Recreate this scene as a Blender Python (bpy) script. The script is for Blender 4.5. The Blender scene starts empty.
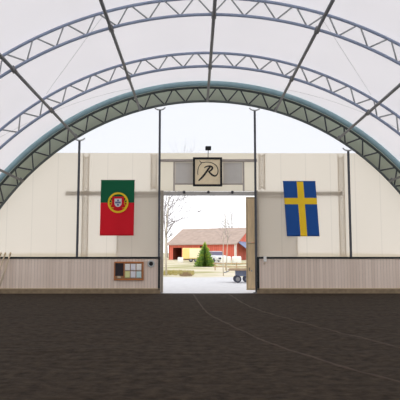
import bpy, bmesh, math, random
from mathutils import Vector, Matrix, noise
random.seed(7)
S = bpy.context.scene
COL = S.collection
PI = math.pi

# ------------------------------------------------------------------ materials
def lin(c):
    return tuple((v/255/12.92 if v/255 <= .04045 else ((v/255+.055)/1.055)**2.4) for v in c) + (1,)
MATS = {}
def mat(name, c, rough=.7, var=0.0, scale=6.0, c2=None, metal=0.0, bump=0.0, spec=.3, stretch=(1, 1, 1)):
    m = bpy.data.materials.new(name); m.use_nodes = True
    nt = m.node_tree; b = nt.nodes['Principled BSDF']
    b.inputs['Roughness'].default_value = rough; b.inputs['Metallic'].default_value = metal
    b.inputs['Specular IOR Level'].default_value = spec
    c = lin(c)
    b.inputs['Base Color'].default_value = c
    if var or c2 or bump:
        tc = nt.nodes.new('ShaderNodeTexCoord'); mp = nt.nodes.new('ShaderNodeMapping')
        mp.inputs['Scale'].default_value = stretch
        nt.links.new(tc.outputs['Object'], mp.inputs[0])
        n = nt.nodes.new('ShaderNodeTexNoise'); n.inputs['Scale'].default_value = scale; n.inputs['Detail'].default_value = 5
        nt.links.new(mp.outputs[0], n.inputs['Vector'])
        r = nt.nodes.new('ShaderNodeValToRGB')
        a = tuple(v*(1-var) for v in c[:3])+(1,); z = lin(c2) if c2 else tuple(min(1, v*(1+var)) for v in c[:3])+(1,)
        r.color_ramp.elements[0].color = a; r.color_ramp.elements[1].color = z
        r.color_ramp.elements[0].position = .35; r.color_ramp.elements[1].position = .65
        nt.links.new(n.outputs['Fac'], r.inputs[0]); nt.links.new(r.outputs[0], b.inputs['Base Color'])
        if bump:
            bp = nt.nodes.new('ShaderNodeBump'); bp.inputs['Strength'].default_value = bump
            nt.links.new(n.outputs['Fac'], bp.inputs['Height']); nt.links.new(bp.outputs[0], b.inputs['Normal'])
    MATS[name] = m
    return m

def plank_mat(name, c, c2, w, axis=0, gap=.06, rough=.75):
    """boards of width w along an axis, each its own tone, with dark joints"""
    m = bpy.data.materials.new(name); m.use_nodes = True
    nt = m.node_tree; L = nt.links; N = nt.nodes; b = N['Principled BSDF']
    b.inputs['Roughness'].default_value = rough; b.inputs['Specular IOR Level'].default_value = .2
    tc = N.new('ShaderNodeTexCoord'); sp = N.new('ShaderNodeSeparateXYZ'); L.new(tc.outputs['Object'], sp.inputs[0])
    d = N.new('ShaderNodeMath'); d.operation = 'DIVIDE'; d.inputs[1].default_value = w; L.new(sp.outputs[axis], d.inputs[0])
    fl = N.new('ShaderNodeMath'); fl.operation = 'FLOOR'; L.new(d.outputs[0], fl.inputs[0])
    fr = N.new('ShaderNodeMath'); fr.operation = 'FRACT'; L.new(d.outputs[0], fr.inputs[0])
    wn = N.new('ShaderNodeTexWhiteNoise'); wn.noise_dimensions = '1D'; L.new(fl.outputs[0], wn.inputs['W'])
    mp = N.new('ShaderNodeMapping'); s = [14, 14, 14]; s[2 if axis != 2 else 0] = 1.2; mp.inputs['Scale'].default_value = s
    L.new(tc.outputs['Object'], mp.inputs[0])
    gn = N.new('ShaderNodeTexNoise'); gn.inputs['Scale'].default_value = 1.5; gn.inputs['Detail'].default_value = 6; L.new(mp.outputs[0], gn.inputs['Vector'])
    ad = N.new('ShaderNodeMath'); ad.operation = 'MULTIPLY_ADD'; ad.inputs[1].default_value = .55
    L.new(wn.outputs['Value'], ad.inputs[0])
    g2 = N.new('ShaderNodeMath'); g2.operation = 'MULTIPLY'; g2.inputs[1].default_value = .45; L.new(gn.outputs['Fac'], g2.inputs[0]); L.new(g2.outputs[0], ad.inputs[2])
    mx = N.new('ShaderNodeMix'); mx.data_type = 'RGBA'; mx.inputs['A'].default_value = lin(c); mx.inputs['B'].default_value = lin(c2)
    L.new(ad.outputs[0], mx.inputs['Factor'])
    gp = N.new('ShaderNodeMath'); gp.operation = 'LESS_THAN'; gp.inputs[1].default_value = gap; L.new(fr.outputs[0], gp.inputs[0])
    m2 = N.new('ShaderNodeMix'); m2.data_type = 'RGBA'; L.new(gp.outputs[0], m2.inputs['Factor']); L.new(mx.outputs['Result'], m2.inputs['A'])
    m2.inputs['B'].default_value = tuple(v*.45 for v in lin(c)[:3])+(1,)
    L.new(m2.outputs['Result'], b.inputs['Base Color'])
    MATS[name] = m
    return m

def sheet_mat(name, c, back, through=0.0, rough=.25, seam=0.0, tint=(1, 1, 1, 1)):
    """thin plastic sheeting: diffuse + translucent (back) + frosted see-through (through)"""
    m = bpy.data.materials.new(name); m.use_nodes = True
    nt = m.node_tree; L = nt.links; N = nt.nodes
    N.remove(N['Principled BSDF']); out = N['Material Output']
    dif = N.new('ShaderNodeBsdfDiffuse'); tr = N.new('ShaderNodeBsdfTranslucent')
    col = lin(c)
    dif.inputs[0].default_value = col; tr.inputs[0].default_value = col
    tc = N.new('ShaderNodeTexCoord')
    nz = N.new('ShaderNodeTexNoise'); nz.inputs['Scale'].default_value = .35; nz.inputs['Detail'].default_value = 3; L.new(tc.outputs['Object'], nz.inputs['Vector'])
    rp = N.new('ShaderNodeValToRGB'); rp.color_ramp.elements[0].color = tuple(v*.95 for v in col[:3])+(1,); rp.color_ramp.elements[1].color = col
    L.new(nz.outputs['Fac'], rp.inputs[0])
    src = rp.outputs[0]
    if seam:
        sp = N.new('ShaderNodeSeparateXYZ'); L.new(tc.outputs['Object'], sp.inputs[0])
        d = N.new('ShaderNodeMath'); d.operation = 'DIVIDE'; d.inputs[1].default_value = seam; L.new(sp.outputs[0], d.inputs[0])
        fr = N.new('ShaderNodeMath'); fr.operation = 'FRACT'; L.new(d.outputs[0], fr.inputs[0])
        lt = N.new('ShaderNodeMath'); lt.operation = 'LESS_THAN'; lt.inputs[1].default_value = .035; L.new(fr.outputs[0], lt.inputs[0])
        mx = N.new('ShaderNodeMix'); mx.data_type = 'RGBA'; L.new(lt.outputs[0], mx.inputs['Factor']); L.new(src, mx.inputs['A']); mx.inputs['B'].default_value = tuple(v*.88 for v in col[:3])+(1,)
        src = mx.outputs['Result']
    L.new(src, dif.inputs[0]); L.new(src, tr.inputs[0])
    ms = N.new('ShaderNodeMixShader'); ms.inputs[0].default_value = back
    L.new(dif.outputs[0], ms.inputs[1]); L.new(tr.outputs[0], ms.inputs[2])
    fin = ms
    if through:
        rf = N.new('ShaderNodeBsdfRefraction'); rf.inputs['IOR'].default_value = 1.0 if rough == 0 else 1.001
        rf.inputs['Roughness'].default_value = rough; rf.inputs['Color'].default_value = tint
        if rough == 0:
            rf = N.new('ShaderNodeBsdfTransparent'); rf.inputs['Color'].default_value = tint
        m2 = N.new('ShaderNodeMixShader'); m2.inputs[0].default_value = through
        L.new(ms.outputs[0], m2.inputs[1]); L.new(rf.outputs[0], m2.inputs[2]); fin = m2
    L.new(fin.outputs[0], out.inputs['Surface'])
    MATS[name] = m
    return m

sheet_mat('roof_membrane', (241, 237, 239), .50)
sheet_mat('gable_sheet', (218, 208, 192), .42, .2, .22, seam=1.2, tint=(.97, .92, .84, 1))
sheet_mat('clear_film', (235, 237, 242), .5, .9, 0.0, tint=(.93, .94, .96, 1))
sheet_mat('milky_film', (225, 227, 234), .5, .8, 0.0, tint=(.66, .67, .70, 1))
sheet_mat('header_sheet', (238, 230, 212), .46)
sheet_mat('leaf_sheet', (240, 240, 240), .52)
mat('window_sheet', (214, 210, 202), .4, .02, 2)
mat('cream_cladding', (238, 230, 212), .6, .04, 3)
mat('steel', (150, 162, 186), .5, .06, 8)
mat('web_steel', (160, 163, 164), .5, .06, 8)
mat('dark_steel', (74, 76, 82), .5, .08, 9)
mat('end_steel', (92, 98, 96), .5, .08, 9)
mat('purlin_steel', (126, 127, 129), .5, .06, 6)
mat('hoop_steel', (146, 176, 184), .45, .05, 4)
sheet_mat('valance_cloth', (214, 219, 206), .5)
mat('rail_steel', (188, 186, 184), .5, .06, 6)
mat('light_steel', (190, 192, 190), .4, .05, 8)
mat('lattice_steel', (226, 214, 192), .6, .05, 8)
mat('leaf_grey', (212, 209, 204), .6, .05, 3)
mat('jamb_grey', (172, 163, 148), .7, .08, 6)
mat('beam_brown', (184, 174, 166), .7, .06, 5)
mat('tan_ply', (240, 216, 176), .7, .07, 4, stretch=(6, 6, .6))
mat('tan_stile', (196, 174, 138), .7, .07, 4)
mat('black_cap', (34, 40, 40), .5, .1, 8)
mat('black', (24, 24, 26), .5, .1, 10)
mat('ink', (40, 38, 36), .6, .05, 10)
mat('sign_face', (240, 222, 186), .6, .05, 5)
mat('plinth', (142, 124, 100), .9, .15, 5)
plank_mat('kick_boards', (220, 200, 183), (244, 227, 212), .14, gap=.045)
plank_mat('barn_boards', (206, 100, 84), (226, 124, 104), .35)
mat('barn_roof', (176, 156, 144), .85, .1, 1.2, stretch=(1, 1, 3))
mat('barn_white', (235, 228, 222), .7)
mat('barn_dark', (60, 38, 34), .8)
mat('lean_blue', (128, 142, 178), .6, .05, 2)
mat('pole_wood', (200, 182, 156), .7, .08, 6)
mat('white_paint', (238, 236, 230), .5)
mat('grey_paint', (150, 150, 150), .5)
mat('board_wood', (184, 116, 66), .6, .1, 8)
mat('board_back', (168, 128, 92), .8, .06, 8)
mat('board_dark', (44, 36, 40), .5, .1, 8)
mat('paper_white', (246, 243, 238), .8)
mat('paper_grey', (232, 230, 234), .8)
mat('paper_lime', (226, 228, 164), .8)
mat('paper_blue', (206, 228, 226), .8)
mat('paper_green', (176, 206, 168), .8)
def cloth(name, c):
    m = sheet_mat(name, c, .3); return m
cloth('flag_green', (44, 118, 84)); cloth('flag_red', (236, 50, 64)); cloth('flag_blue', (56, 104, 180)); cloth('flag_yellow', (255, 228, 70))
cloth('emblem_white', (240, 240, 240)); cloth('emblem_blue', (40, 70, 150))
mat('spruce', (98, 146, 66), .8, .25, 6, c2=(158, 188, 96))
mat('spruce_tip', (170, 188, 80), .8, .1, 6)
mat('bark', (196, 186, 168), .85, .12, 6, stretch=(1, 1, .3))
mat('bark_grey', (170, 162, 158), .85, .1, 6)
mat('twig', (150, 142, 144), .85, .06, 6)
mat('car_paint', (214, 216, 222), .3, .02, 2, spec=.5)
mat('car_glass', (84, 76, 104), .15, .02, 2, spec=.6)
mat('tyre', (76, 78, 92), .8, .1, 8)
mat('trailer_yellow', (252, 224, 146), .5, .04, 1.2)
mat('trailer_pale', (252, 240, 206), .5, .03, 1.2)
mat('bale_wrap', (246, 244, 240), .4, .03, 2)
mat('fence_wood', (186, 160, 128), .8, .12, 6)
mat('cart_wood', (176, 152, 128), .8, .12, 6)
mat('cart_steel', (116, 124, 146), .6, .1, 6)
mat('stone', (184, 180, 176), .85, .12, 3)
mat('heath', (164, 138, 112), .9, .2, 5)

# ------------------------------------------------------------------ mesh tools
class MB:
    def __init__(s): s.b = bmesh.new()
    def box(s, x0, x1, y0, y1, z0, z1, M=None):
        r = bmesh.ops.create_cube(s.b, size=1)['verts']
        bmesh.ops.scale(s.b, vec=(x1-x0, y1-y0, z1-z0), verts=r)
        bmesh.ops.translate(s.b, vec=((x0+x1)/2, (y0+y1)/2, (z0+z1)/2), verts=r)
        if M is not None: bmesh.ops.transform(s.b, matrix=M, verts=r)
        return s
    def tube(s, pts, rad, n=8, cap=True, closed=False):
        pts = [Vector(p) for p in pts]; N = len(pts)
        rads = rad if isinstance(rad, (list, tuple)) else [rad]*N
        rings = []; prev = None
        for i, p in enumerate(pts):
            a = pts[(i-1) % N] if (i or closed) else p; c = pts[(i+1) % N] if (i < N-1 or closed) else p
            t = (c-a).normalized()
            if prev is None:
                u = t.orthogonal().normalized()
            else:
                u = (prev - t*prev.dot(t)).normalized()
            prev = u; v = t.cross(u)
            rings.append([s.b.verts.new(p + (u*math.cos(2*PI*k/n)+v*math.sin(2*PI*k/n))*rads[i]) for k in range(n)])
        for i in range(N if closed else N-1):
            A, B = rings[i], rings[(i+1) % N]
            for k in range(n):
                s.b.faces.new((A[k], A[(k+1) % n], B[(k+1) % n], B[k]))
        if cap and not closed:
            s.b.faces.new(rings[0][::-1]); s.b.faces.new(rings[-1])
        return s
    def lathe(s, prof, n=20, M=None):
        """prof: (r, z) pairs spun about z"""
        new = []; rings = []
        for r, z in prof:
            if r < 1e-5: v = [s.b.verts.new((0, 0, z))]
            else: v = [s.b.verts.new((r*math.cos(2*PI*k/n), r*math.sin(2*PI*k/n), z)) for k in range(n)]
            rings.append(v); new += v
        for A, B in zip(rings, rings[1:]):
            for k in range(n):
                q = [A[k % len(A)], A[(k+1) % n % len(A)], B[(k+1) % n % len(B)], B[k % len(B)]]
                u = []
                for w in q:
                    if w not in u: u.append(w)
                if len(u) > 2: s.b.faces.new(u)
        if M is not None: bmesh.ops.transform(s.b, matrix=M, verts=new)
        return s
    def face(s, pts):
        s.b.faces.new([s.b.verts.new(p) for p in pts]); return s
    def prism(s, pts, vec):
        """closed outline pts pushed along vec"""
        A = [s.b.verts.new(p) for p in pts]; v = Vector(vec); B = [s.b.verts.new(Vector(p)+v) for p in pts]
        s.b.faces.new(A[::-1]); s.b.faces.new(B); n = len(A)
        for k in range(n): s.b.faces.new((A[k], A[(k+1) % n], B[(k+1) % n], B[k]))
        return s
    def build(s, name, m, parent=None, smooth=False, bevel=0, kind=None, origin=None):
        bmesh.ops.recalc_face_normals(s.b, faces=s.b.faces)
        me = bpy.data.meshes.new(name); s.b.to_mesh(me); s.b.free()
        o = bpy.data.objects.new(name, me); COL.objects.link(o)
        for mm in (m if isinstance(m, (list, tuple)) else [m]): me.materials.append(MATS[mm])
        if smooth:
            for p in me.polygons: p.use_smooth = True
        if bevel:
            bv = o.modifiers.new('bevel', 'BEVEL'); bv.width = bevel; bv.segments = 2; bv.limit_method = 'ANGLE'
        if parent is not None:
            o.parent = parent
            me.transform(Matrix.Translation(-Vector(parent.location)) if not parent.rotation_euler.z else Matrix())
        if kind: o['kind'] = kind
        return o

def tag(o, label, cat, group=None, kind=None):
    o['label'] = label; o['category'] = cat
    if group: o['group'] = group
    if kind: o['kind'] = kind
    return o
def thing(name, label, cat, loc=(0, 0, 0), group=None):
    """an Empty at the thing's base; parts are given in world metres and shifted under it"""
    o = bpy.data.objects.new(name, None); COL.objects.link(o); o.location = loc
    o.empty_display_size = .2
    return tag(o, label, cat, group)
def structure(o, label=None):
    o['kind'] = 'structure'
    if label: o['label'] = label; o['category'] = 'room'
    return o

# ------------------------------------------------------------------ dimensions of the hall
ZC, ASP = -3.36, .963               # the hall's arch: centre height, width factor
RO, RI = 13.1, 12.55                # truss chords
def arc(r, t, y=0.0):
    return (ASP*r*math.sin(t), y, ZC + r*math.cos(t))
def tmax(r, z=0.0): return math.acos((z-ZC)/r)
YG = 28.25                          # end truss
YP = 28.8                           # gable sheeting
YK = 27.7                           # face of the kick walls
DL, DR, DT = -2.12, 2.36, 4.84      # doorway

# floor of the hall, a slightly uneven riding surface
m = bpy.data.materials.new('footing'); m.use_nodes = True
nt = m.node_tree; L = nt.links; N = nt.nodes; b = N['Principled BSDF']
b.inputs['Roughness'].default_value = .95; b.inputs['Specular IOR Level'].default_value = .1
tc = N.new('ShaderNodeTexCoord')
n1 = N.new('ShaderNodeTexNoise'); n1.inputs['Scale'].default_value = 5.5; n1.inputs['Detail'].default_value = 8; n1.inputs['Roughness'].default_value = .7
n2 = N.new('ShaderNodeTexNoise'); n2.inputs['Scale'].default_value = .5; n2.inputs['Detail'].default_value = 3
L.new(tc.outputs['Object'], n1.inputs['Vector']); L.new(tc.outputs['Object'], n2.inputs['Vector'])
r1 = N.new('ShaderNodeValToRGB'); r1.color_ramp.elements[0].color = lin((26, 21, 16)); r1.color_ramp.elements[1].color = lin((78, 66, 53))
r1.color_ramp.elements[0].position = .3; r1.color_ramp.elements[1].position = .75
L.new(n1.outputs['Fac'], r1.inputs[0])
mx = N.new('ShaderNodeMix'); mx.data_type = 'RGBA'; mx.blend_type = 'MULTIPLY'; mx.inputs['Factor'].default_value = .4
L.new(r1.outputs[0], mx.inputs['A'])
r2 = N.new('ShaderNodeValToRGB'); r2.color_ramp.elements[0].color = (.6, .6, .6, 1); r2.color_ramp.elements[1].color = (1, 1, 1, 1)
L.new(n2.outputs['Fac'], r2.inputs[0]); L.new(r2.outputs[0], mx.inputs['B']); L.new(mx.outputs['Result'], b.inputs['Base Color'])
bp = N.new('ShaderNodeBump'); bp.inputs['Strength'].default_value = .6; bp.inputs['Distance'].default_value = .06
L.new(n1.outputs['Fac'], bp.inputs['Height']); L.new(bp.outputs[0], b.inputs['Normal'])
MATS['footing'] = m
mat('footing_packed', (74, 63, 55), .9, .15, 4, bump=.3, spec=.1)

def floor_z(x, y):
    return .022*noise.noise((x*1.3, y*1.3, 0)) + .012*noise.noise((x*4.1, y*4.1, 3)) if y < 27.4 else 0.0
fb = MB()
xs = [-12.3+.2*i for i in range(124)]
ys = [-4+1.0*i for i in range(6)] + [2+.2*i for i in range(1, 127)] + [27.5, 27.9]
ys = sorted(set(round(v, 3) for v in ys))
grid = [[fb.b.verts.new((x, y, floor_z(x, y))) for x in xs] for y in ys]
for i in range(len(ys)-1):
    for j in range(len(xs)-1):
        fb.b.faces.new((grid[i][j], grid[i][j+1], grid[i+1][j+1], grid[i+1][j]))
structure(fb.build('floor', 'footing', smooth=True), 'dark brown sandy riding surface of the hall')

# wheel tracks pressed in the footing
def catmull(P, n=8):
    out = []
    P = [Vector(p) for p in P]
    for i in range(len(P)-1):
        a = P[max(i-1, 0)]; b_ = P[i]; c = P[i+1]; d = P[min(i+2, len(P)-1)]
        for k in range(n):
            t = k/n
            out.append(.5*((2*b_)+(c-a)*t+(2*a-5*b_+4*c-d)*t*t+(3*b_-a-3*c+d)*t**3))
    return out + [P[-1]]
def track(pts, w, label):
    P = catmull([(x, y, 0) for x, y in pts], 14)
    mb = MB(); rows = []
    for i, p in enumerate(P):
        t = (P[min(i+1, len(P)-1)]-P[max(i-1, 0)]).normalized(); s = Vector((-t.y, t.x, 0))
        ww = w*(.75+.5*noise.noise((p.x*3, p.y*3, 9)))
        rows.append([mb.b.verts.new((q.x, q.y, floor_z(q.x, q.y)+h)) for q, h in ((p-s*ww, -.004), (p-s*ww*.5, .007), (p+s*ww*.5, .007), (p+s*ww, -.004))])
    for A, B in zip(rows, rows[1:]):
        for k in range(3): mb.b.faces.new((A[k], A[k+1], B[k+1], B[k]))
    structure(mb.build('floor_track', 'footing_packed', smooth=True), label)
track([(-.65, 27.8), (-.59, 26.4), (-.37, 20.5), (-.18, 16.7), (.1, 14.4), (.45, 12.1), (.74, 10.4), (1.06, 9.3), (1.38, 8.1), (1.77, 7.1), (2.3, 6)], .045, 'pale wheel track curving from the middle of the doorway over the footing')
track([(.98, 27.8), (1.01, 25.5), (1.14, 20.5), (1.38, 17.4), (1.9, 14.1), (2.41, 11.6), (2.75, 9.8), (3.3, 8)], .045, 'pale wheel track curving right from the doorway over the footing')

# roof membrane
RR = 13.24; RG = 13.54; T = tmax(RR); YB = -4.0     # the last bay widens a little towards the end arch
def vault(t0, t1, ys_, r, n=96):
    q = MB(); rows = [[q.b.verts.new(arc(r+(RG-RR)*max(0, (y-23.25)/5.61), t0+(t1-t0)*i/n, y)) for i in range(n+1)] for y in ys_]
    for A, B in zip(rows, rows[1:]):
        for k in range(n): q.b.faces.new((A[k], A[k+1], B[k+1], B[k]))
    return q
YS = (YB, 0, 6, 12, 18.25, 23.25, 26.9, 28.86); TW, TK = tmax(RR, 3.9), tmax(RR, 1.7)
structure(vault(-TW, TW, YS, RR).build('ceiling', 'roof_membrane', smooth=True), 'white translucent membrane vault of the hall')
for s_, w_, n_ in ((-1, 'wall_side_left', 'window_4'), (1, 'wall_side_right', 'window_5')):
    structure(vault(s_*TK, s_*T, YS, RR, 4).build(w_, 'roof_membrane', smooth=True))
    structure(vault(s_*TW, s_*TK, YS, RR, 6).build(n_, 'clear_film', smooth=True))     # unseen clear strip added above the side wall to brighten the hall

# unseen gable end behind the camera, its clear film added to let in light
wb = MB(); wb.face([arc(RR-.02, -TK+2*TK*i/64, YB) for i in range(65)])
structure(wb.build('window_6', 'clear_film'))
wb = MB(); wb.box(-12.3, 12.3, YB-.1, YB, 0, 1.7)
structure(wb.build('wall_front', 'kick_boards'))

# far gable: sheeting left and right of the doorway, cream header over it, clear film above
ZT = 6.71
def side_panel(x_in, sgn, name):
    pts = [(x_in, YP, 0), (x_in, YP, ZT)]
    rp_ = RG-.02; tt = tmax(rp_, ZT); te = tmax(rp_, 0)
    for i in range(25):
        t = tt+(te-tt)*i/24; p = arc(rp_, t, YP); pts.append((sgn*p[0], YP, p[2]))
    mb = MB(); mb.face(pts)
    return structure(mb.build(name, 'gable_sheet'), 'cream translucent sheeting of the far gable')
side_panel(DL-.1, -1, 'wall_left'); side_panel(DR+.1, 1, 'wall_right')
mb = MB(); mb.face([(DL-.1, YP, DT), (DR+.1, YP, DT), (DR+.1, YP, ZT), (DL-.1, YP, ZT)])
structure(mb.build('wall_back', 'header_sheet'), 'cream boarded header above the doorway')
mb = MB(); tt = tmax(RG-.03, ZT)
mb.face([arc(RG-.03, -tt+2*tt*i/60, YP) for i in range(61)])
structure(mb.build('window_3', 'milky_film'), 'clear film closing the arch above the gable wall')
mb = MB(); mb.box(-7.6, 7.6, YP-.03, YP+.03, ZT-.02, ZT+.05)
# header trim: long beam, uprights, lower boards
def trim(x0, x1, z0, z1, name, m, y0=YP-.14, y1=YP-.04):
    q = MB(); q.box(x0, x1, y0, y1, z0, z1); return structure(q.build(name, m, bevel=.01))
mb.b.free()
trim(DL-.1, DR+.1, 6.26, 6.38, 'trim_1', 'beam_brown', YP-.2)
trim(-1.60, -1.52, DT, 6.26, 'trim_2', 'beam_brown', YP-.09)
trim(1.76, 1.84, DT, 6.26, 'trim_3', 'beam_brown', YP-.09)
trim(-1.52, 1.76, 5.15, 5.22, 'trim_4', 'beam_brown', YP-.09)
for k, (x0, x1) in enumerate(((-1.52, -.62), (.78, 1.76))):
    w = MB(); w.box(x0+.02, x1-.02, YP-.075, YP-.045, 5.22, 6.24)
    structure(w.build('window_%d' % (k+1), 'window_sheet'), 'grey window panel in the header %s the letter sign' % ('left of', 'right of')[k])
# jambs of the doorway
trim(DL-.08, DL+.06, 0, DT, 'trim_5', 'jamb_grey', YP-.3, YP+.12)
trim(DR-.03, DR+.1, 0, DT, 'trim_6', 'jamb_grey', YP-.3, YP+.12)

# grey green cloth valance behind the end truss
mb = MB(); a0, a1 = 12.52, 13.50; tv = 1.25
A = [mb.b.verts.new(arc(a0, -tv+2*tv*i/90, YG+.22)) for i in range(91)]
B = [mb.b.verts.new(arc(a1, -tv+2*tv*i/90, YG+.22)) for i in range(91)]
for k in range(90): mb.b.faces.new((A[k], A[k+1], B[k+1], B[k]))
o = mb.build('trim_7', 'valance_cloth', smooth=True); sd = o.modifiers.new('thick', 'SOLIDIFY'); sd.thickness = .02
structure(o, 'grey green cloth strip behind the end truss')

# ------------------------------------------------------------------ arched roof trusses
def truss(y, label, chord_m, web_m, step, rad, wr, ro, ri):
    t = thing('roof_truss', label, 'truss', (0, y, 0), 'arched roof trusses')
    for nm, r in (('upper_chord', ro), ('lower_chord', ri)):
        q = MB(); tm = tmax(r, 0)
        q.tube([arc(r, -tm+2*tm*i/120, y) for i in range(121)], rad, 8).build(nm, chord_m, t, smooth=True)
    n = int(math.radians(60)/step)
    for k in range(-n, n+1):
        for s in (-1, 1):
            q = MB()
            q.tube([arc(ri, k*step, y), arc(ro, k*step+s*(step/2-.004), y)], wr, 6).build('web_brace', web_m, t, smooth=True)
    return t
ST = 1.07/12.8
truss(18.25, 'nearest grey arched lattice truss, its crown just under the top of the picture', 'steel', 'web_steel', ST, .052, .026, RO, RI)
truss(23.25, 'middle grey arched lattice truss, between the nearest arch and the dark end arch', 'steel', 'web_steel', ST, .058, .03, RO, RI)
truss(YG, 'dark arched truss of the far end, backed by grey green cloth', 'end_steel', 'dark_steel', ST, .06, .035, 13.18, 12.5)
q = MB(); tm = tmax(13.31)
tag(q.tube([arc(13.31, -tm+2*tm*i/120, 28.0) for i in range(121)], .125, 12).build('arch_tube', 'hoop_steel', smooth=True),
    'thick pale blue grey tube arching just in front of the dark end truss', 'tube')

# purlins along the hall
PT = [(-.81, 'lowest purlin at the left edge of the picture'), (-.541, 'purlin ending above the pole left of the green and red flag'), (-.268, 'slanting purlin from the top edge left of the centre purlin'),
      (.004, 'centre roof purlin running straight to the crown of the end arch'), (.278, 'slanting purlin from the top edge right of the centre purlin'), (.551, 'purlin ending above the pole right of the blue and yellow flag'), (.81, 'lowest purlin at the right edge of the picture')]
for t_, lb in PT:
    a = arc(12.5, t_, 11); c = arc(12.5, t_, 28.1)
    root = thing('purlin', 'grey steel ' + lb, 'purlin', a, 'roof purlins')
    q = MB(); q.tube([a, c], .058, 8).build('beam', 'purlin_steel', root, smooth=True)
    for y in (18.25, 23.25, 28.1):
        p = Vector(arc(12.5, t_, y)); q = MB()
        R = Matrix.Translation(p) @ Matrix.Rotation(t_, 4, 'Y')
        q.box(-.075, .075, -.08, .08, -.06, .12, R).build('clamp', 'purlin_steel', root)

# thin bracing wires under the membrane
def wire(t0, y0, t1, y1, label):
    pts = [arc(13.16-.1*math.sin(PI*i/20), t0+(t1-t0)*i/20, y0+(y1-y0)*i/20) for i in range(21)]
    q = MB(); tag(q.tube(pts, .006, 5).build('bracing_wire', 'light_steel'), label, 'wire', 'roof bracing wires')
wire(-.53, 23.1, -.27, 18.4, 'thin wire crossing upwards between the two nearer arches at left')
wire(.53, 23.1, .27, 18.4, 'thin wire crossing upwards between the two nearer arches at right')
wire(-.8, 23.4, -.28, 26.7, 'thin wire between middle arch and blue grey tube, at left')
wire(.8, 23.4, .28, 26.7, 'thin wire between middle arch and blue grey tube, at right')

# ------------------------------------------------------------------ gable poles and lattice columns
def gable_pole(x, ztop, label):
    t = thing('gable_pole', label, 'pole', (x, YG, 0), 'dark gable poles')
    q = MB(); q.box(x-.05, x+.05, YG-.05, YG+.05, 0, ztop-.16).build('post', 'dark_steel', t, bevel=.012)
    q = MB(); q.box(x-.14, x+.14, YG-.14, YG+.14, 0, .03).build('base_plate', 'dark_steel', t)
    s = MB()
    pts = [(x+.24*math.cos(a), YG, ztop+.0-.13*math.sin(a)) for a in [PI*i/14 for i in range(15)]]
    s.tube(pts, .035, 8).build('saddle_bracket', 'light_steel', t, smooth=True)
def arch_z(x, r): return ZC + math.sqrt(r*r-(x/ASP)**2)
for x, lb in ((-6.07, 'dark steel gable pole left of the green and red flag'), (-2.24, 'dark steel gable pole on the left side of the doorway'),
              (2.32, 'dark steel gable pole on the right side of the doorway'), (6.78, 'dark steel gable pole right of the blue and yellow flag')):
    gable_pole(x, arch_z(x, 12.42), lb)

def lattice(x0, x1, zb, label):
    y = YP+.035
    t = thing('lattice_column', label, 'column', ((x0+x1)/2, y, zb), 'lattice columns behind the gable sheeting')
    for x in (x0, x1):
        q = MB(); q.box(x-.016, x+.016, y-.018, y+.018, zb, 6.68).build('upright', 'lattice_steel', t)
    z = zb+.06; k = 0; h = (x1-x0)*.6
    pts = []
    while z < 6.66:
        pts.append((x0 if k % 2 else x1, y, z)); z += h; k += 1
    q = MB(); q.tube(pts, .03, 5).build('lacing', 'lattice_steel', t)
    q = MB(); q.tube([((x1 if p[0] == x0 else x0), p[1]+.03, p[2]) for p in pts], .03, 5).build('lacing', 'lattice_steel', t)
lattice(-5.97, -5.70, 0, 'pale lattice column beside the pole left of the green and red flag')
lattice(-2.68, -2.40, 4.9, 'short pale lattice column at upper left of the doorway')
lattice(2.56, 2.84, 4.9, 'short pale lattice column at upper right of the doorway')
lattice(6.42, 6.69, 0, 'pale lattice column beside the pole right of the blue and yellow flag')

# ------------------------------------------------------------------ sliding door gear
t = thing('door_rail', 'long grey door rail over the doorway, running on behind the gable sheeting', 'rail', (0, YP+.13, 4.66))
q = MB(); q.box(-6.82, 6.62, YP+.08, YP+.18, 4.64, 4.84).build('track', 'rail_steel', t, bevel=.01)
for x in (-1.08, .1, 1.26):
    q = MB(); q.lathe([(0, -.05), (.065, -.05), (.07, 0), (.065, .05), (0, .05)], 14, Matrix.Translation((x, YP+.03, 4.80)) @ Matrix.Rotation(PI/2, 4, 'X')).build('roller', 'dark_steel', t, smooth=True)
def grey_leaf(x0, x1, label):
    y = YP+.15
    t = thing('sliding_door', label, 'door', ((x0+x1)/2, y, .08), 'sliding doors behind the gable sheeting')
    q = MB(); q.face([(x0+.06, y, .14), (x1-.06, y, .14), (x1-.06, y, 4.58), (x0+.06, y, 4.58)]).build('panel', 'leaf_sheet', t)
    q = MB()
    for a, b_, c, d in ((x0, x0+.07, .08, 4.62), (x1-.07, x1, .08, 4.62), (x0+.07, x1-.07, .08, .15), (x0+.07, x1-.07, 4.55, 4.62)):
        q.box(a, b_, y-.025, y+.025, c, d)
    q.build('frame', 'leaf_grey', t)
grey_leaf(-4.32, -2.24, 'grey door slid behind the sheeting between the green and red flag and the doorway')
grey_leaf(2.48, 4.39, 'grey door slid behind the sheeting between the doorway and the blue and yellow flag')
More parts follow.
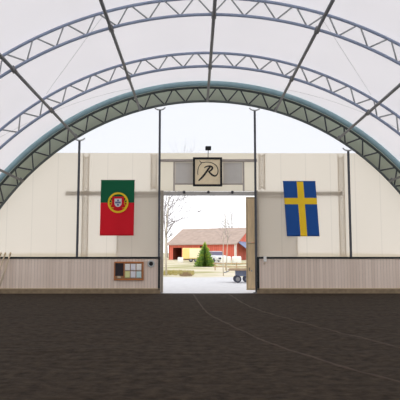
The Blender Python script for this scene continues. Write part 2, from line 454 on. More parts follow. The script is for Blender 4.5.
# tan leaf standing in the doorway at right
y = YP+.19
t = thing('door_1', 'narrow tan door leaf standing at the right side of the doorway', 'door', (2.17, y, .1)); t['kind'] = 'structure'
for z0, z1 in ((.16, 2.30), (2.38, 4.52)):
    q = MB(); q.box(1.99, 2.44, y-.015, y+.015, z0, z1).build('panel', 'tan_ply', t)
q = MB(); q.box(1.92, 1.99, y-.03, y+.03, .1, 4.58).build('stile', 'tan_stile', t)
q = MB(); q.box(2.40, 2.46, y-.03, y+.03, .1, 4.58).build('stile', 'tan_stile', t)
for z in (.1, 2.3, 4.51):
    q = MB(); q.box(1.99, 2.40, y-.03, y+.03, z, z+.07).build('cross_rail', 'tan_stile', t)
q = MB(); q.tube([(2.06, y-.015, 1.02), (2.06, y-.08, 1.02), (2.06, y-.08, 1.16), (2.06, y-.015, 1.16)], .015, 8).build('handle', 'dark_steel', t)
q = MB(); q.box(2.14, 2.2, y-.05, y-.01, .98, 1.05).build('latch', 'light_steel', t)

# ------------------------------------------------------------------ kick walls
def kick_wall(x0, x1, xe, label):
    t = thing('kick_wall', label, 'wall', ((x0+x1)/2, YK, 0), 'boarded kick walls')
    q = MB(); q.box(x0, x1, YK-.02, YK+.14, -.03, .2).build('plinth', 'plinth', t)['label'] = 'dark earthy base board'
    q = MB(); q.box(x0, x1, YK, YK+.1, .2, 1.58)
    q.build('boarding', 'kick_boards', t)['label'] = 'greyish pink vertical boards'
    q = MB(); q.box(x0, x1, YK-.04, YK+.16, 1.58, 1.67).build('cap', 'black_cap', t, bevel=.01)['label'] = 'black top rail'
    q = MB(); q.box(xe-.05, xe+.05, YK-.03, YK+.15, .18, 1.67).build('end_post', 'black_cap', t)['label'] = 'black end post'
    q = MB(); q.box(x0, x1, YK-.03, YK, .2, .24).build('fringe_strip', 'tan_stile', t)['label'] = 'thin ochre strip standing in for a colour fringe'  # amber lens fringe along the base, built as a strip
kick_wall(-11.7, DL-.02, DL-.07, 'long boarded kick wall with notice board, left of the doorway')
kick_wall(DR-.06, 11.7, DR-.01, 'long boarded kick wall with bare boards, right of the doorway')

# ------------------------------------------------------------------ flags
def flag(name, xs_, zs, pick, mats, lean, label, ph):
    """cloth hung against the sheeting; pick(i, j) gives the field of a cell"""
    y = YP-.07
    def P(x, z):
        f = (zs[-1]-z)/(zs[-1]-zs[0])
        return Vector((x+lean*f, y-.012-.016*math.sin(x*5.2+ph)*(.3+.7*f)-.006*math.sin(z*4+x*3), z))
    def sub(v):
        out = []
        for a, b_ in zip(v, v[1:]):
            n = max(1, round(abs(b_-a)/.09)); out += [a+(b_-a)*k/n for k in range(n)]
        return out+[v[-1]]
    X, Z = sub(xs_), sub(zs)
    t = thing(name, label, 'flag', ((xs_[0]+xs_[-1])/2, y, zs[0]))
    q = MB(); G = [[q.b.verts.new(P(x, z)) for x in X] for z in Z]
    for i in range(len(Z)-1):
        for j in range(len(X)-1):
            f = q.b.faces.new((G[i][j], G[i][j+1], G[i+1][j+1], G[i+1][j])); f.smooth = True
            f.material_index = pick((X[j]+X[j+1])/2, (Z[i]+Z[i+1])/2)
    o = q.build('cloth', mats, t)
    s = o.modifiers.new('thick', 'SOLIDIFY'); s.thickness = .004
    q = MB(); q.tube([(xs_[0]-.01, y-.01, zs[-1]-.01), (xs_[-1]+.01, y-.01, zs[-1]-.01)], .016, 8).build('hem_rod', mats[0], t, smooth=True)
    return t, y
tp, yf = flag('portuguese_flag', [-5.08, -3.46], [2.69, 4.27, 5.37], lambda x, z: 0 if z > 4.27 else 1, ['flag_green', 'flag_red'], -.02,
              'green and red flag with a yellow round emblem hung upright on the cream sheeting', .4)
ex, ez, ye = -4.24, 4.27, yf-.05
def disc(r0, r1, y, name, m, parent, n=32, th=.006):
    q = MB(); prof = [(r0, 0), (r1, 0), (r1, th), (r0, th)] if r0 else [(0, 0), (r1, 0), (r1, th), (0, th)]
    if r0: prof.append((r0, 0))
    return q.lathe(prof, n, Matrix.Translation((ex, y, ez)) @ Matrix.Rotation(PI/2, 4, 'X')).build(name, m, parent)
em = disc(.41, .5, ye, 'emblem_ring', 'flag_yellow', tp); em['label'] = 'yellow ring of the emblem'
q = MB()
for k in range(2):
    a = .55+k*(PI-1.1)
    q.tube([(ex+.42*math.cos(s)*math.cos(a)-.15*math.sin(s)*math.sin(a), ye-.004, ez+.42*math.cos(s)*math.sin(a)+.15*math.sin(s)*math.cos(a)) for s in [2*PI*i/28 for i in range(28)]], .02, 6, closed=True)
q.tube([(ex-.4, ye-.004, ez), (ex+.4, ye-.004, ez)], .02, 6); q.build('emblem_bands', 'flag_yellow', tp, smooth=True)['label'] = 'yellow crossing bands of the emblem'
def shield(w, h, y, nm, m):
    pts = [(ex-w, y, ez+h), (ex+w, y, ez+h)] + [(ex+w*math.cos(a), y, ez-h*.25-h*.85*math.sin(a)) for a in [PI*i/12 for i in range(13)]]
    return MB().prism(pts, (0, .008, 0)).build(nm, m, tp)
shield(.29, .29, ye-.03, 'shield', 'flag_red'); shield(.17, .19, ye-.042, 'inner_shield', 'emblem_white')
for dx, dz in ((0, .1), (-.09, 0), (0, 0), (.09, 0), (0, -.11)):
    MB().box(ex+dx-.032, ex+dx+.032, ye-.056, ye-.043, ez+dz-.04, ez+dz+.04).build('quina', 'emblem_blue', tp)
sx = [3.70, 4.36, 4.68, 5.27]; sz = [2.66, 4.20, 4.51, 5.33]
flag('swedish_flag', sx, sz, lambda x, z: 1 if (sx[1] < x < sx[2] or sz[1] < z < sz[2]) else 0, ['flag_blue', 'flag_yellow'], .15,
     'blue flag with a yellow cross hung upright on the cream sheeting', 1.5)

# ------------------------------------------------------------------ letter sign over the doorway and its lamp
sxc, szc, ys_ = .05, 5.72, YP-.42
t = thing('letter_sign', 'black framed beige sign with a looping letter R over the doorway', 'sign', (sxc, ys_, 5.02))
q = MB(); q.box(sxc-.62, sxc+.62, ys_-.02, ys_+.03, szc-.62, szc+.62).build('face', 'sign_face', t)
q = MB()
for a in ((-.70, .70, .60, .70), (-.70, .70, -.70, -.60), (-.70, -.60, -.60, .60), (.60, .70, -.60, .60)):
    q.box(sxc+a[0], sxc+a[1], ys_-.06, ys_+.04, szc+a[2], szc+a[3])
q.build('frame', 'black', t, bevel=.01)
q = MB(); q.box(sxc-.5, sxc-.42, ys_+.03, YP-.2, szc-.2, szc-.12); q.box(sxc+.42, sxc+.5, ys_+.03, YP-.2, szc-.2, szc-.12); q.build('bracket', 'black', t)
def stroke(pts, nm):
    """brush stroke: (px, py, width) on the sign's face, 168 to the metre"""
    P = catmull([((x-185)/168, (226-y)/168, w/168) for x, y, w in pts], 10)
    q = MB(); rows = []
    for i, p in enumerate(P):
        a = P[max(i-1, 0)]; c = P[min(i+1, len(P)-1)]; d = Vector((c.x-a.x, c.y-a.y)); d.normalize(); s = Vector((-d.y, d.x))*p.z/2
        rows.append([q.b.verts.new((sxc+p.x+k*s.x, yy, szc+p.y+k*s.y)) for k, yy in ((1, ys_-.034), (-1, ys_-.034), (-1, ys_-.018), (1, ys_-.018))])
    for A, B in zip(rows, rows[1:]):
        for k in range(4): q.b.faces.new((A[k], A[(k+1) % 4], B[(k+1) % 4], B[k]))
    q.b.faces.new(rows[0]); q.b.faces.new(rows[-1][::-1])
    q.build(nm, 'ink', t)
stroke([(207, 184, 12), (190, 206, 15), (166, 240, 15), (140, 272, 14), (112, 298, 8)], 'letter_stem')
stroke([(158, 196, 4), (170, 186, 9), (192, 180, 10), (214, 182, 12), (224, 196, 14), (212, 214, 12), (190, 226, 7)], 'letter_bowl')
stroke([(192, 222, 8), (208, 238, 13), (226, 254, 14), (246, 259, 12), (262, 246, 9), (269, 222, 7), (264, 192, 6), (246, 168, 6), (215, 152, 5), (180, 147, 5), (150, 150, 5), (134, 150, 5), (120, 136, 4)], 'letter_tail')
stroke([(120, 136, 4), (134, 156, 5), (120, 174, 5), (110, 200, 5), (106, 228, 5), (108, 252, 4)], 'horse_head_line')

t = thing('sign_lamp', 'small black lamp on a thin stem above the letter sign', 'lamp', (.08, ys_, 6.42))
q = MB(); q.tube([(.08, ys_, 6.425), (.08, ys_, 6.72), (.08, ys_-.12, 6.8)], .018, 8).build('stem', 'grey_paint', t, smooth=True)
q = MB(); q.box(-.06, .22, ys_-.3, ys_-.06, 6.74, 6.92).build('lamp_head', 'black', t, bevel=.03)

# ------------------------------------------------------------------ notice board, papers, loudspeaker, hook
yb = YK-.05
t = thing('notice_board', 'orange framed notice board on the kick wall left of the doorway', 'board', (-3.57, yb, .6))
q = MB(); q.box(-4.2, -2.94, yb, yb+.03, .63, 1.42).build('backing', 'board_back', t)
q = MB()
for a in ((-4.24, -2.90, 1.38, 1.45), (-4.24, -2.90, .6, .66), (-4.24, -4.195, .66, 1.38), (-2.945, -2.90, .66, 1.38), (-3.81, -3.78, .66, 1.38)):
    q.box(a[0], a[1], yb-.03, yb+.04, a[2], a[3])
q.build('frame', 'board_wood', t, bevel=.008)
q = MB(); q.box(-4.19, -3.81, yb-.018, yb, .80, 1.38).build('dark_panel', 'board_dark', t)['label'] = 'black chalkboard panel'
q = MB(); q.box(-4.09, -3.94, yb-.06, yb, .69, .79).build('holder', 'pole_wood', t, bevel=.01)['label'] = 'small pale holder under the black panel'
pp = [(0, 0, 'paper_white', 'white paper sheet at top left, next to the black panel of the notice board'), (1, 0, 'paper_grey', 'pale grey paper sheet in the middle of the top row on the notice board'), (2, 0, 'paper_white', 'white paper sheet at the top right corner of the notice board'),
      (0, 1, 'paper_lime', 'yellow green paper sheet at lower left, next to the black panel of the notice board'), (1, 1, 'paper_grey', 'pale grey paper sheet in the middle of the bottom row on the notice board'), (2, 1, 'paper_blue', 'light blue paper sheet at the lower right corner of the notice board')]
for i, j, mm, lb in pp:
    x0 = -3.75+i*.262; z1 = 1.345-j*.335
    q = MB(); n = 5; G = []
    for a in range(n+1):
        G.append([q.b.verts.new((x0+.225*c/4, yb-.006-.012*(1-a/n)**2*(1+(c % 2)*.4), z1-.30*(1-a/n))) for c in range(5)])
    for a in range(n):
        for c in range(4): q.b.faces.new((G[a][c], G[a][c+1], G[a+1][c+1], G[a+1][c]))
    o = q.build('paper_sheet', mm, smooth=True); s = o.modifiers.new('thick', 'SOLIDIFY'); s.thickness = .002
    tag(o, lb, 'paper', 'papers on the notice board')
t = thing('loudspeaker', 'round pale ringed loudspeaker with dark centre, high on kick wall near the doorway', 'speaker', (-2.56, YK, 1.34))
R = Matrix.Translation((-2.56, YK, 1.35)) @ Matrix.Rotation(PI/2, 4, 'X')
q = MB(); q.lathe([(0, 0), (.165, 0), (.165, .05), (.15, .075), (.115, .08), (.095, .06), (.095, .02), (0, .02)], 28, R).build('housing', 'light_steel', t, smooth=True)
q = MB(); q.lathe([(0, .045), (.04, .05), (.095, .03), (.09, .022), (0, .022)], 24, R).build('cone', 'black', t, smooth=True)
t = thing('wall_hook', 'small white hook hanging over the black cap of the kick wall, right of the doorway', 'hook', (2.67, YK, 1.3))
q = MB(); q.box(2.60, 2.74, YK-.065, YK-.04, 1.44, 1.70); q.box(2.60, 2.74, YK-.065, YK+.19, 1.675, 1.70); q.box(2.60, 2.74, YK+.165, YK+.19, 1.5, 1.70)
q.build('strap', 'white_paint', t, bevel=.006)
q = MB(); q.tube([(2.66, YK-.05, 1.46), (2.66, YK-.05, 1.38), (2.64, YK-.1, 1.33), (2.6, YK-.1, 1.36)], .022, 8).build('peg', 'pole_wood', t, smooth=True)

# jump poles leaning on the kick wall
for xt, xb, lb in ((-8.98, -9.36, 'pale jump pole leaning on the left kick wall, the one nearest the notice board'), (-9.22, -9.62, 'pale jump pole leaning on the left kick wall, between two others'), (-9.42, -9.86, 'pale jump pole leaning on the left kick wall, at the very edge of the picture')):
    a = Vector((xb, 27.1, .02)); c = Vector((xt, 27.63, 1.86)); d = (c-a)
    t = thing('jump_pole', lb, 'pole', a, 'leaning jump poles')
    q = MB(); q.tube([a, a+d*.12], .036, 10).build('foot_band', 'white_paint', t, smooth=True)
    q = MB(); q.tube([a+d*.12, a+d*.93], .036, 10).build('pole', 'pole_wood', t, smooth=True)
    q = MB(); q.tube([a+d*.93, c], .04, 10).build('end_cap', 'tan_stile', t, smooth=True)

# ------------------------------------------------------------------ outdoors: rising ground
def gz(y):
    pts = [(28, -.03), (31, 0), (45, .38), (65, 1.07), (85, 1.62), (100, 1.95), (140, 3.0), (260, 6)]
    for (a, za), (b_, zb) in zip(pts, pts[1:]):
        if y <= b_: return za+(zb-za)*max(0, (y-a)/(b_-a))
    return pts[-1][1]
m = bpy.data.materials.new('yard'); m.use_nodes = True
nt = m.node_tree; L = nt.links; N = nt.nodes; b = N['Principled BSDF']; b.inputs['Roughness'].default_value = .9; b.inputs['Specular IOR Level'].default_value = .1
tc = N.new('ShaderNodeTexCoord'); sp = N.new('ShaderNodeSeparateXYZ'); L.new(tc.outputs['Object'], sp.inputs[0])
n1 = N.new('ShaderNodeTexNoise'); n1.inputs['Scale'].default_value = .28; n1.inputs['Detail'].default_value = 6; L.new(tc.outputs['Object'], n1.inputs['Vector'])
n2 = N.new('ShaderNodeTexNoise'); n2.inputs['Scale'].default_value = 3; n2.inputs['Detail'].default_value = 6; L.new(tc.outputs['Object'], n2.inputs['Vector'])
g = N.new('ShaderNodeValToRGB'); e = g.color_ramp.elements; e[0].position = .36; e[0].color = lin((160, 156, 112)); e[1].position = .62; e[1].color = lin((212, 202, 184))
q_ = e.new(.5); q_.color = lin((198, 190, 160)); L.new(n1.outputs['Fac'], g.inputs[0])
gr = N.new('ShaderNodeValToRGB'); gr.color_ramp.elements[0].color = lin((190, 189, 192)); gr.color_ramp.elements[1].color = lin((216, 215, 217)); L.new(n2.outputs['Fac'], gr.inputs[0])
ma = N.new('ShaderNodeMath'); ma.operation = 'MULTIPLY_ADD'; ma.inputs[1].default_value = 6; L.new(n1.outputs['Fac'], ma.inputs[0]); L.new(sp.outputs[1], ma.inputs[2])
mr = N.new('ShaderNodeMapRange'); mr.inputs['From Min'].default_value = 47.2; mr.inputs['From Max'].default_value = 48.6; L.new(ma.outputs[0], mr.inputs['Value'])
mx = N.new('ShaderNodeMix'); mx.data_type = 'RGBA'; L.new(mr.outputs['Result'], mx.inputs['Factor']); L.new(gr.outputs[0], mx.inputs['A']); L.new(g.outputs[0], mx.inputs['B'])
L.new(mx.outputs['Result'], b.inputs['Base Color']); MATS['yard'] = m
q = MB(); gx = [-70+5*i for i in range(29)]; gy = [27.9, 29, 31, 33, 36, 39, 42, 45, 50, 55, 60, 65, 72, 78, 85, 92, 100, 115, 140, 200, 260]
G = [[q.b.verts.new((x, y, gz(y))) for x in gx] for y in gy]
for i in range(len(gy)-1):
    for j in range(len(gx)-1): q.b.faces.new((G[i][j], G[i][j+1], G[i+1][j+1], G[i+1][j]))
structure(q.build('ground', 'yard', smooth=True), 'pale gravel yard with grass rising behind it')

# grass tufts by the yard's edge
q = MB()
for k in range(520):
    x = -3.2+2.6*random.random()**1.3; y = random.uniform(47.2, 54); z = gz(y)
    h = random.uniform(.06, .2); a = random.uniform(0, 2*PI)
    for s in range(5):
        a2 = a+s*1.3; c, d = math.cos(a2), math.sin(a2)
        q.face([(x-.02*d, y+.02*c, z), (x+.02*d, y-.02*c, z), (x+.09*c, y+.09*d, z+h)])
mat('grass', (176, 168, 96), .9, .2, 3, c2=(206, 190, 130))
tag(q.build('grass', 'grass'), 'yellow green grass tufts at the edge of the yard', 'grass', kind='stuff')

# ------------------------------------------------------------------ red barn
Pn = Vector((6.2, 100, 0)); d = Vector((-.917, .399, 0)); nn = Vector((.399, .917, 0)); BL, BW = 12.4, 13.0
zg, ze, zr = 1.2, 4.72, 7.55
barn = thing('barn', 'long red barn with brown grey roof beyond the yard', 'barn', (Pn.x, Pn.y, zg))
def bp_(u, w, z): return tuple(Pn + d*u + nn*w + Vector((0, 0, z)))
def slab(mb, u0, u1, w0, w1, z0, z1):
    A = [bp_(u0, w0, z0), bp_(u1, w0, z0), bp_(u1, w1, z0), bp_(u0, w1, z0)]
    mb.prism(A, (0, 0, z1-z0)); return mb
q = MB()   # front wall with a wagon doorway left open, and a window opening
for u0, u1, z0, z1 in ((0, 5.6, zg, ze), (5.6, 6.5, zg, 3.9), (5.6, 6.5, 4.4, ze), (6.5, 9.9, zg, ze), (9.9, 11.6, 4.15, ze), (11.6, BL, zg, ze)):
    slab(q, u0, u1, 0, .15, z0, z1)
def boards_along(q, nm):
    o = q.build(nm, 'barn_boards', barn); return o
boards_along(q, 'front_wall')
q = MB(); q.prism([bp_(0, 0, zg), bp_(0, BW, zg), bp_(0, BW, ze), bp_(0, BW/2, zr), bp_(0, 0, ze)], d*.15); boards_along(q, 'gable_wall')
q = MB(); q.prism([bp_(BL-.15, 0, zg), bp_(BL-.15, BW, zg), bp_(BL-.15, BW, ze), bp_(BL-.15, BW/2, zr), bp_(BL-.15, 0, ze)], d*.15); boards_along(q, 'gable_wall')
q = MB(); slab(q, 0, BL, BW-.15, BW, zg, ze); boards_along(q, 'rear_wall')
slope = (zr-ze)/(BW/2)
for w0, w1 in ((-.5, BW/2), (BW+.5, BW/2)):
    z0 = ze-.5*slope+.06
    q = MB(); q.prism([bp_(-.35, w0, z0), bp_(BL+.35, w0, z0), bp_(BL+.35, w1, zr+.08), bp_(-.35, w1, zr+.08)], (0, 0, .14)); q.build('roof_slope', 'barn_roof', barn)
q = MB(); slab(q, -.04, .28, -.05, .0, zg, ze-.05); slab(q, -.05, 0, -.05, .28, zg, ze-.05); q.build('corner_board', 'barn_white', barn)['label'] = 'white corner board'
w = MB(); slab(w, 5.55, 6.55, .1, .13, 3.85, 4.45).build('window', 'barn_dark', barn)['label'] = 'small dark window'
q = MB(); slab(q, 9.9, 11.6, 5.9, 6.0, zg, ze).build('doorway_backing', 'barn_dark', barn)  # dark panel as wide as the wagon doorway, set behind it
q = MB()  # lean-to on the end wall
q.prism([bp_(0, .6, 5.05), bp_(0, 8, 5.05), bp_(-2.0, 8, 3.6), bp_(-2.0, .6, 3.6)], (0, 0, .12)); q.build('lean_to_roof', 'lean_blue', barn)['label'] = 'blue grey lean-to roof'
for w_ in (.8, 4.3, 7.8):
    q = MB(); slab(q, -1.95, -1.8, w_-.07, w_+.07, zg, 3.68).build('lean_to_post', 'barn_white', barn)

# ------------------------------------------------------------------ yellow trailer
def wheel(x, y, z, r, wd, parent, nm='wheel', rim='grey_paint', axis='Y'):
    R = Matrix.Translation((x, y, z)) @ (Matrix.Rotation(PI/2, 4, 'X') if axis == 'Y' else Matrix.Rotation(PI/2, 4, 'Y'))
    q = MB(); q.lathe([(r*.6, -wd/2), (r*.95, -wd/2), (r, -wd*.3), (r, wd*.3), (r*.95, wd/2), (r*.6, wd/2), (r*.6, -wd/2)], 20, R); o = q.build(nm, 'tyre', parent, smooth=True)
    q = MB(); q.lathe([(0, -wd*.35), (r*.6, -wd*.35), (r*.6, wd*.35), (0, wd*.35)], 16, R); h = q.build('hub', rim, o)
    h.data.transform(Matrix.Translation(-Vector(parent.location)))
    return o
g0 = gz(85)
t = thing('box_trailer', 'pale yellow box trailer parked in front of the red barn', 'trailer', (-1.0, 85, g0))
q = MB(); q.box(-2.35, .55, 84.1, 86.1, g0+.42, g0+1.95).build('body', 'trailer_yellow', t, bevel=.12)
q = MB(); q.box(-1.35, .35, 84.06, 84.1, g0+.55, g0+1.85).build('side_panel', 'trailer_pale', t, bevel=.015)['label'] = 'paler panel on its side'
q = MB(); q.box(-2.3, .5, 84.2, 86, g0+.32, g0+.44).build('chassis', 'barn_dark', t)
for x in (-1.15, -.45): wheel(x, 84.25, g0+.3, .3, .2, t); wheel(x, 85.95, g0+.3, .3, .2, t)
q = MB(); q.tube([(.5, 85.1, g0+.4), (1.4, 85.1, g0+.4)], .05, 8); q.tube([(1.35, 85.1, g0+.4), (1.35, 85.1, g0)], .035, 8); q.build('drawbar', 'dark_steel', t)
# bales
def bale(x, y, r, h, label):
    q = MB(); z = gz(y)
    q.lathe([(0, 0), (r*.86, 0), (r*.97, h*.08), (r, h*.3), (r*1.01, h*.5), (r, h*.7), (r*.97, h*.92), (r*.86, h), (0, h)], 22, Matrix.Translation((x, y, z-.01)))
    tag(q.build('wrapped_bale', 'bale_wrap', smooth=True), label, 'bale', 'white wrapped bales')
bale(-2.55, 82, .38, .72, 'white wrapped bale standing left of the yellow trailer')
for k, (x, lb) in enumerate(((3.15, 'white wrapped bale, first of the row right of the car'), (4.4, 'white wrapped bale in the row, beside the tan door leaf'))):
    bale(x, 72+.2*k, .58, 1.0, lb)
# car, seen three-quarter from the front
g0 = gz(80)
car = thing('car', 'silver white car parked behind the spruce, in front of the red barn', 'car', (2.25, 80, g0))
CM = Matrix.Translation((2.25, 80, g0)) @ Matrix.Rotation(math.radians(-70), 4, 'Z')
def cpart(mb, nm, m, sm=False, bevel=0):
    bmesh.ops.transform(mb.b, matrix=CM, verts=mb.b.verts); return mb.build(nm, m, car, smooth=sm, bevel=bevel)
def prof(pts, w): return MB().prism([(x, -w, z) for x, z in pts], (0, 2*w, 0))
cpart(prof([(-2.1, .35), (2.05, .3), (2.15, .55), (2.05, .85), (1.0, 1.0), (-1.95, 1.02), (-2.15, .7)], .86), 'body', 'car_paint', bevel=.08)
cpart(prof([(.95, .98), (.3, 1.5), (-1.4, 1.52), (-1.9, 1.0)], .74), 'cabin', 'car_glass', bevel=.05)
cpart(prof([(.32, 1.49), (.2, 1.55), (-1.35, 1.57), (-1.45, 1.5)], .72), 'roof', 'car_paint', bevel=.03)
cpart(MB().box(2.08, 2.16, -.55, .55, .5, .68), 'grille', 'black')
for s in (-1, 1): cpart(MB().box(1.98, 2.14, s*.7-.14, s*.7+.14, .62, .78), 'headlight', 'white_paint', bevel=.03)
for x in (-1.35, 1.3):
    for s in (-1, 1):
        q = MB(); q.lathe([(0, -.1), (.31, -.1), (.33, -.05), (.33, .05), (.31, .1), (0, .1)], 18, Matrix.Translation((x, s*.8, .33)) @ Matrix.Rotation(PI/2, 4, 'X')); cpart(q, 'wheel', 'tyre', True)
# boulders by the car
for x, y, r, lb in ((2.05, 74, .34, 'grey boulder nearest the silver white car'), (2.5, 73, .26, 'small grey boulder between the car and the row of white bales')):
    q = MB(); bmesh.ops.create_icosphere(q.b, subdivisions=3, radius=r)
    for v in q.b.verts:
        v.co *= 1+.25*noise.noise(v.co*3+Vector((x, y, 0))); v.co.z *= .75
    bmesh.ops.translate(q.b, vec=(x, y, gz(y)+r*.45), verts=q.b.verts)
    tag(q.build('boulder', 'stone', smooth=True), lb, 'rock', 'boulders on the grass')

# ------------------------------------------------------------------ spruce
g0 = gz(65); sc = Vector((.5, 65, g0))
t = thing('spruce_tree', 'small bushy green spruce on the grass in the middle of the doorway view', 'tree', sc)
H = 2.75
q = MB(); q.tube([sc, sc+Vector((0, 0, H*.97))], [.06, .012], 8).build('trunk', 'bark_grey', t)
q = MB(); tip = MB(); rnd = random.Random(3)
for k in range(26):
    f = k/25; z = .1+f*(H-.2); R = 1.1*(1-f)**.85+.05; n = int(18*(1-f)+5)
    for j in range(n):
        a = 2*PI*j/n+k*.7+rnd.uniform(-.15, .15); r = R*rnd.uniform(.72, 1.08); mb = tip if rnd.random() < .22+.5*(f > .72) else q
        for s in range(4):
            rr0 = r*s/4; rr1 = r*(s+1.4)/4; u = Vector((math.cos(a), math.sin(a), 0)); v = Vector((-u.y, u.x, 0))
            zz = lambda r_: z-.16*(r_/max(R, .1))*R+.12*(r_/max(R, .1))**2*R
            wd = .13*(1-.5*s/4)*(.6+.5*R)
            p0 = sc+u*rr0+Vector((0, 0, zz(rr0))); p1 = sc+u*rr1+Vector((0, 0, zz(rr1)))
            mid = sc+u*(rr0*.4+rr1*.6)
            mb.face([p0, mid+v*wd+Vector((0, 0, zz(rr1)-.05)), p1, mid-v*wd+Vector((0, 0, zz(rr1)-.05))])
            mb.face([p0, mid+Vector((0, 0, zz(rr1)+.05)), p1, mid+Vector((0, 0, zz(rr1)-.1))])
q.build('foliage', 'spruce', t); tip.build('young_shoots', 'spruce_tip', t)

# ------------------------------------------------------------------ bare trees
def bare_tree(base, h, r0, seed, label, spread=.55, depth=4, bm='bark', lean=0, side=0, group=None, start=.35, name='birch_tree', bt=.42, nb=12):
    rd = random.Random(seed); base = Vector(base)
    t = thing(name, label, 'tree', base, group)
    tr = MB(); tw = MB()
    P = [base + Vector((lean*f*h + .04*h*f*math.sin(3*f+seed), .03*h*f*math.cos(2*f+seed), h*f)) for f in [i/9 for i in range(10)]]
    tr.tube(P, [r0*(1-.85*i/9) for i in range(10)], 8)
    def grow(p, dr, ln, r, dep):
        q0 = p; pts = [p]; dv = dr.copy()
        for s in range(3):
            dv = (dv+Vector((rd.uniform(-.25, .25), rd.uniform(-.25, .25), rd.uniform(-.05, .22)))).normalized()
            q0 = q0+dv*ln/3; pts.append(q0)
        tw.tube(pts, [r, r*.8, r*.6, r*.35], 4)
        if dep > 0:
            for s in range(3):
                k = rd.choice((1, 2, 3)); nd = (dv+Vector((rd.uniform(-.8, .8), rd.uniform(-.8, .8), rd.uniform(-.4, .6)))).normalized()
                grow(pts[k], nd, ln*rd.uniform(.5, .75), r*.55, dep-1)
    for k in range(nb):
        f = start+(1-start)*(k+.5)/nb; i = min(8, int(f*9)); p = P[i].lerp(P[i+1], f*9-i)
        a = rd.uniform(0, 2*PI); u = Vector((math.cos(a)+side, math.sin(a), rd.uniform(.3, .9))).normalized()
        grow(p, u, h*spread*(1.15-f)*rd.uniform(.6, 1), r0*bt*(1.2-f), depth-1)
    tr.build('trunk', bm, t, smooth=True); tw.build('branches', 'twig', t, smooth=True)
bare_tree((-2.78, 47, gz(47)), 8.2, .085, 11, 'bare birch with a pale trunk just inside the left edge of the doorway', .62, 5, side=.9, start=.3, bt=.6, nb=20)
bare_tree((1.63, 46.5, gz(46.5)), 5.4, .045, 5, 'slim bare sapling between the spruce and the tan door leaf, the left of a pair', .2, 3, start=.45, group='slim saplings', name='sapling')
bare_tree((2.16, 52, gz(52)), 5.4, .05, 6, 'slim bare sapling next to the tan door leaf, the right of a pair', .2, 3, start=.45, group='slim saplings', name='sapling')
for k, (x, y, h, lb) in enumerate(((6.6, 140, 11.0, 'hazy bare tree behind the barn roof, above the silver car'), (8.6, 146, 12.6, 'hazy bare tree behind the barn roof, middle of the right three'), (11.6, 136, 12.2, 'hazy bare tree behind the barn roof, next to the tan door leaf'),
                                  (-6.5, 128, 10.5, 'hazy bare tree behind the left end of the red barn'))):
    bare_tree((x, y, gz(y)), h, .2, 20+k, lb, .36, 4, 'bark_grey', start=.3, group='bare trees behind the barn', name='bare_tree')

# ------------------------------------------------------------------ low brush, fence, cart
q = MB(); rd = random.Random(9)
for k in range(700):
    a = rd.uniform(0, 2*PI); r = .42*math.sqrt(rd.random()); x = -1.25+r*math.cos(a)*1.15; y = 46+r*math.sin(a); z = gz(y); h = .30*(1-(r/.45)**2)+.04
    u = Vector((rd.uniform(-1, 1), rd.uniform(-1, 1), 1)).normalized(); s = Vector((-u.y, u.x, 0))*.02
    p = Vector((x, y, z+h*rd.random())); q.face([p-s, p+s, p+u*.12])
tag(q.build('heath_bush', 'heath'), 'low brown bush at the edge of the gravel yard', 'bush')
yf2 = 56
t = thing('rail_fence', 'low weathered wooden rail fence on the grass, right of the spruce', 'fence', (3, yf2, gz(yf2)))
for x in (1.3, 2.3, 3.3, 4.3, 5.3):
    MB().box(x-.05, x+.05, yf2-.05, yf2+.05, gz(yf2)-.05, gz(yf2)+.72).build('post', 'fence_wood', t)
for z in (.28, .58):
    MB().box(1.1, 5.5, yf2-.09, yf2-.05, gz(yf2)+z, gz(yf2)+z+.1).build('rail', 'fence_wood', t)
g0 = gz(38)
t = thing('flat_cart', 'flat wooden cart with small dark wheels beside the tan door leaf', 'cart', (2.2, 38, g0))
MB().box(1.55, 2.85, 37.3, 38.7, g0+.74, g0+.84).build('deck', 'cart_wood', t, bevel=.02)
q = MB(); rd = random.Random(4)
for k in range(6): MB.box(q, 1.62+.2*k, 1.8+.2*k, 37.35, 38.65, g0+.84, g0+.88+.03*rd.random())
q.build('load_boards', 'fence_wood', t)
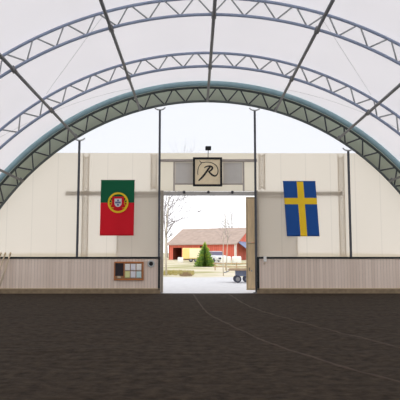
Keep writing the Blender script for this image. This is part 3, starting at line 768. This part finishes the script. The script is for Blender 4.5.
q = MB()
for x in (2.1, 2.7):
    for yy in (37.4, 38.6): q.box(x-.03, x+.03, yy-.03, yy+.03, g0+.2, g0+.74)
q.box(2.05, 2.75, 37.37, 37.43, g0+.4, g0+.46); q.box(2.05, 2.75, 38.57, 38.63, g0+.4, g0+.46)
q.box(2.0, 2.8, 37.45, 38.55, g0+.46, g0+.74); q.build('frame', 'cart_steel', t)
for x in (2.1, 2.7):
    for yy in (37.4, 38.6): wheel(x, yy, g0+.22, .22, .12, t)
q = MB(); q.tube([(1.6, 38, g0+.72), (1.35, 38, g0+.62), (1.25, 38, g0+.64)], .025, 8).build('drawbar', 'cart_steel', t)

# ------------------------------------------------------------------ sky, camera, view
W = bpy.data.worlds.new('overcast'); S.world = W; W.use_nodes = True
nt = W.node_tree; N = nt.nodes; L = nt.links; bg = N['Background']
tc = N.new('ShaderNodeTexCoord'); nz = N.new('ShaderNodeTexNoise'); nz.inputs['Scale'].default_value = 1.6; nz.inputs['Detail'].default_value = 4
L.new(tc.outputs['Generated'], nz.inputs['Vector'])
rp = N.new('ShaderNodeValToRGB'); rp.color_ramp.elements[0].color = (.94, .96, 1.0, 1); rp.color_ramp.elements[1].color = (1, 1, 1, 1)
L.new(nz.outputs['Fac'], rp.inputs[0]); L.new(rp.outputs[0], bg.inputs['Color'])
bg.inputs['Strength'].default_value = 1.45

cd = bpy.data.cameras.new('camera'); cam = bpy.data.objects.new('camera', cd); COL.objects.link(cam)
cam.location = (-.53, 0, 1.34)
cam.rotation_euler = (PI/2+math.atan(64/600), 0, -.0077)
cd.sensor_fit = 'HORIZONTAL'; cd.sensor_width = 36; cd.lens = 36*600/400; cd.clip_end = 1000
S.camera = cam
S.view_settings.view_transform = 'Standard'; S.view_settings.look = 'None'; S.view_settings.gamma = 1; S.view_settings.use_curve_mapping = False
S.view_settings.exposure = .14
S.cycles.max_bounces = 12; S.cycles.diffuse_bounces = 8; S.cycles.transmission_bounces = 8; S.cycles.transparent_max_bounces = 16
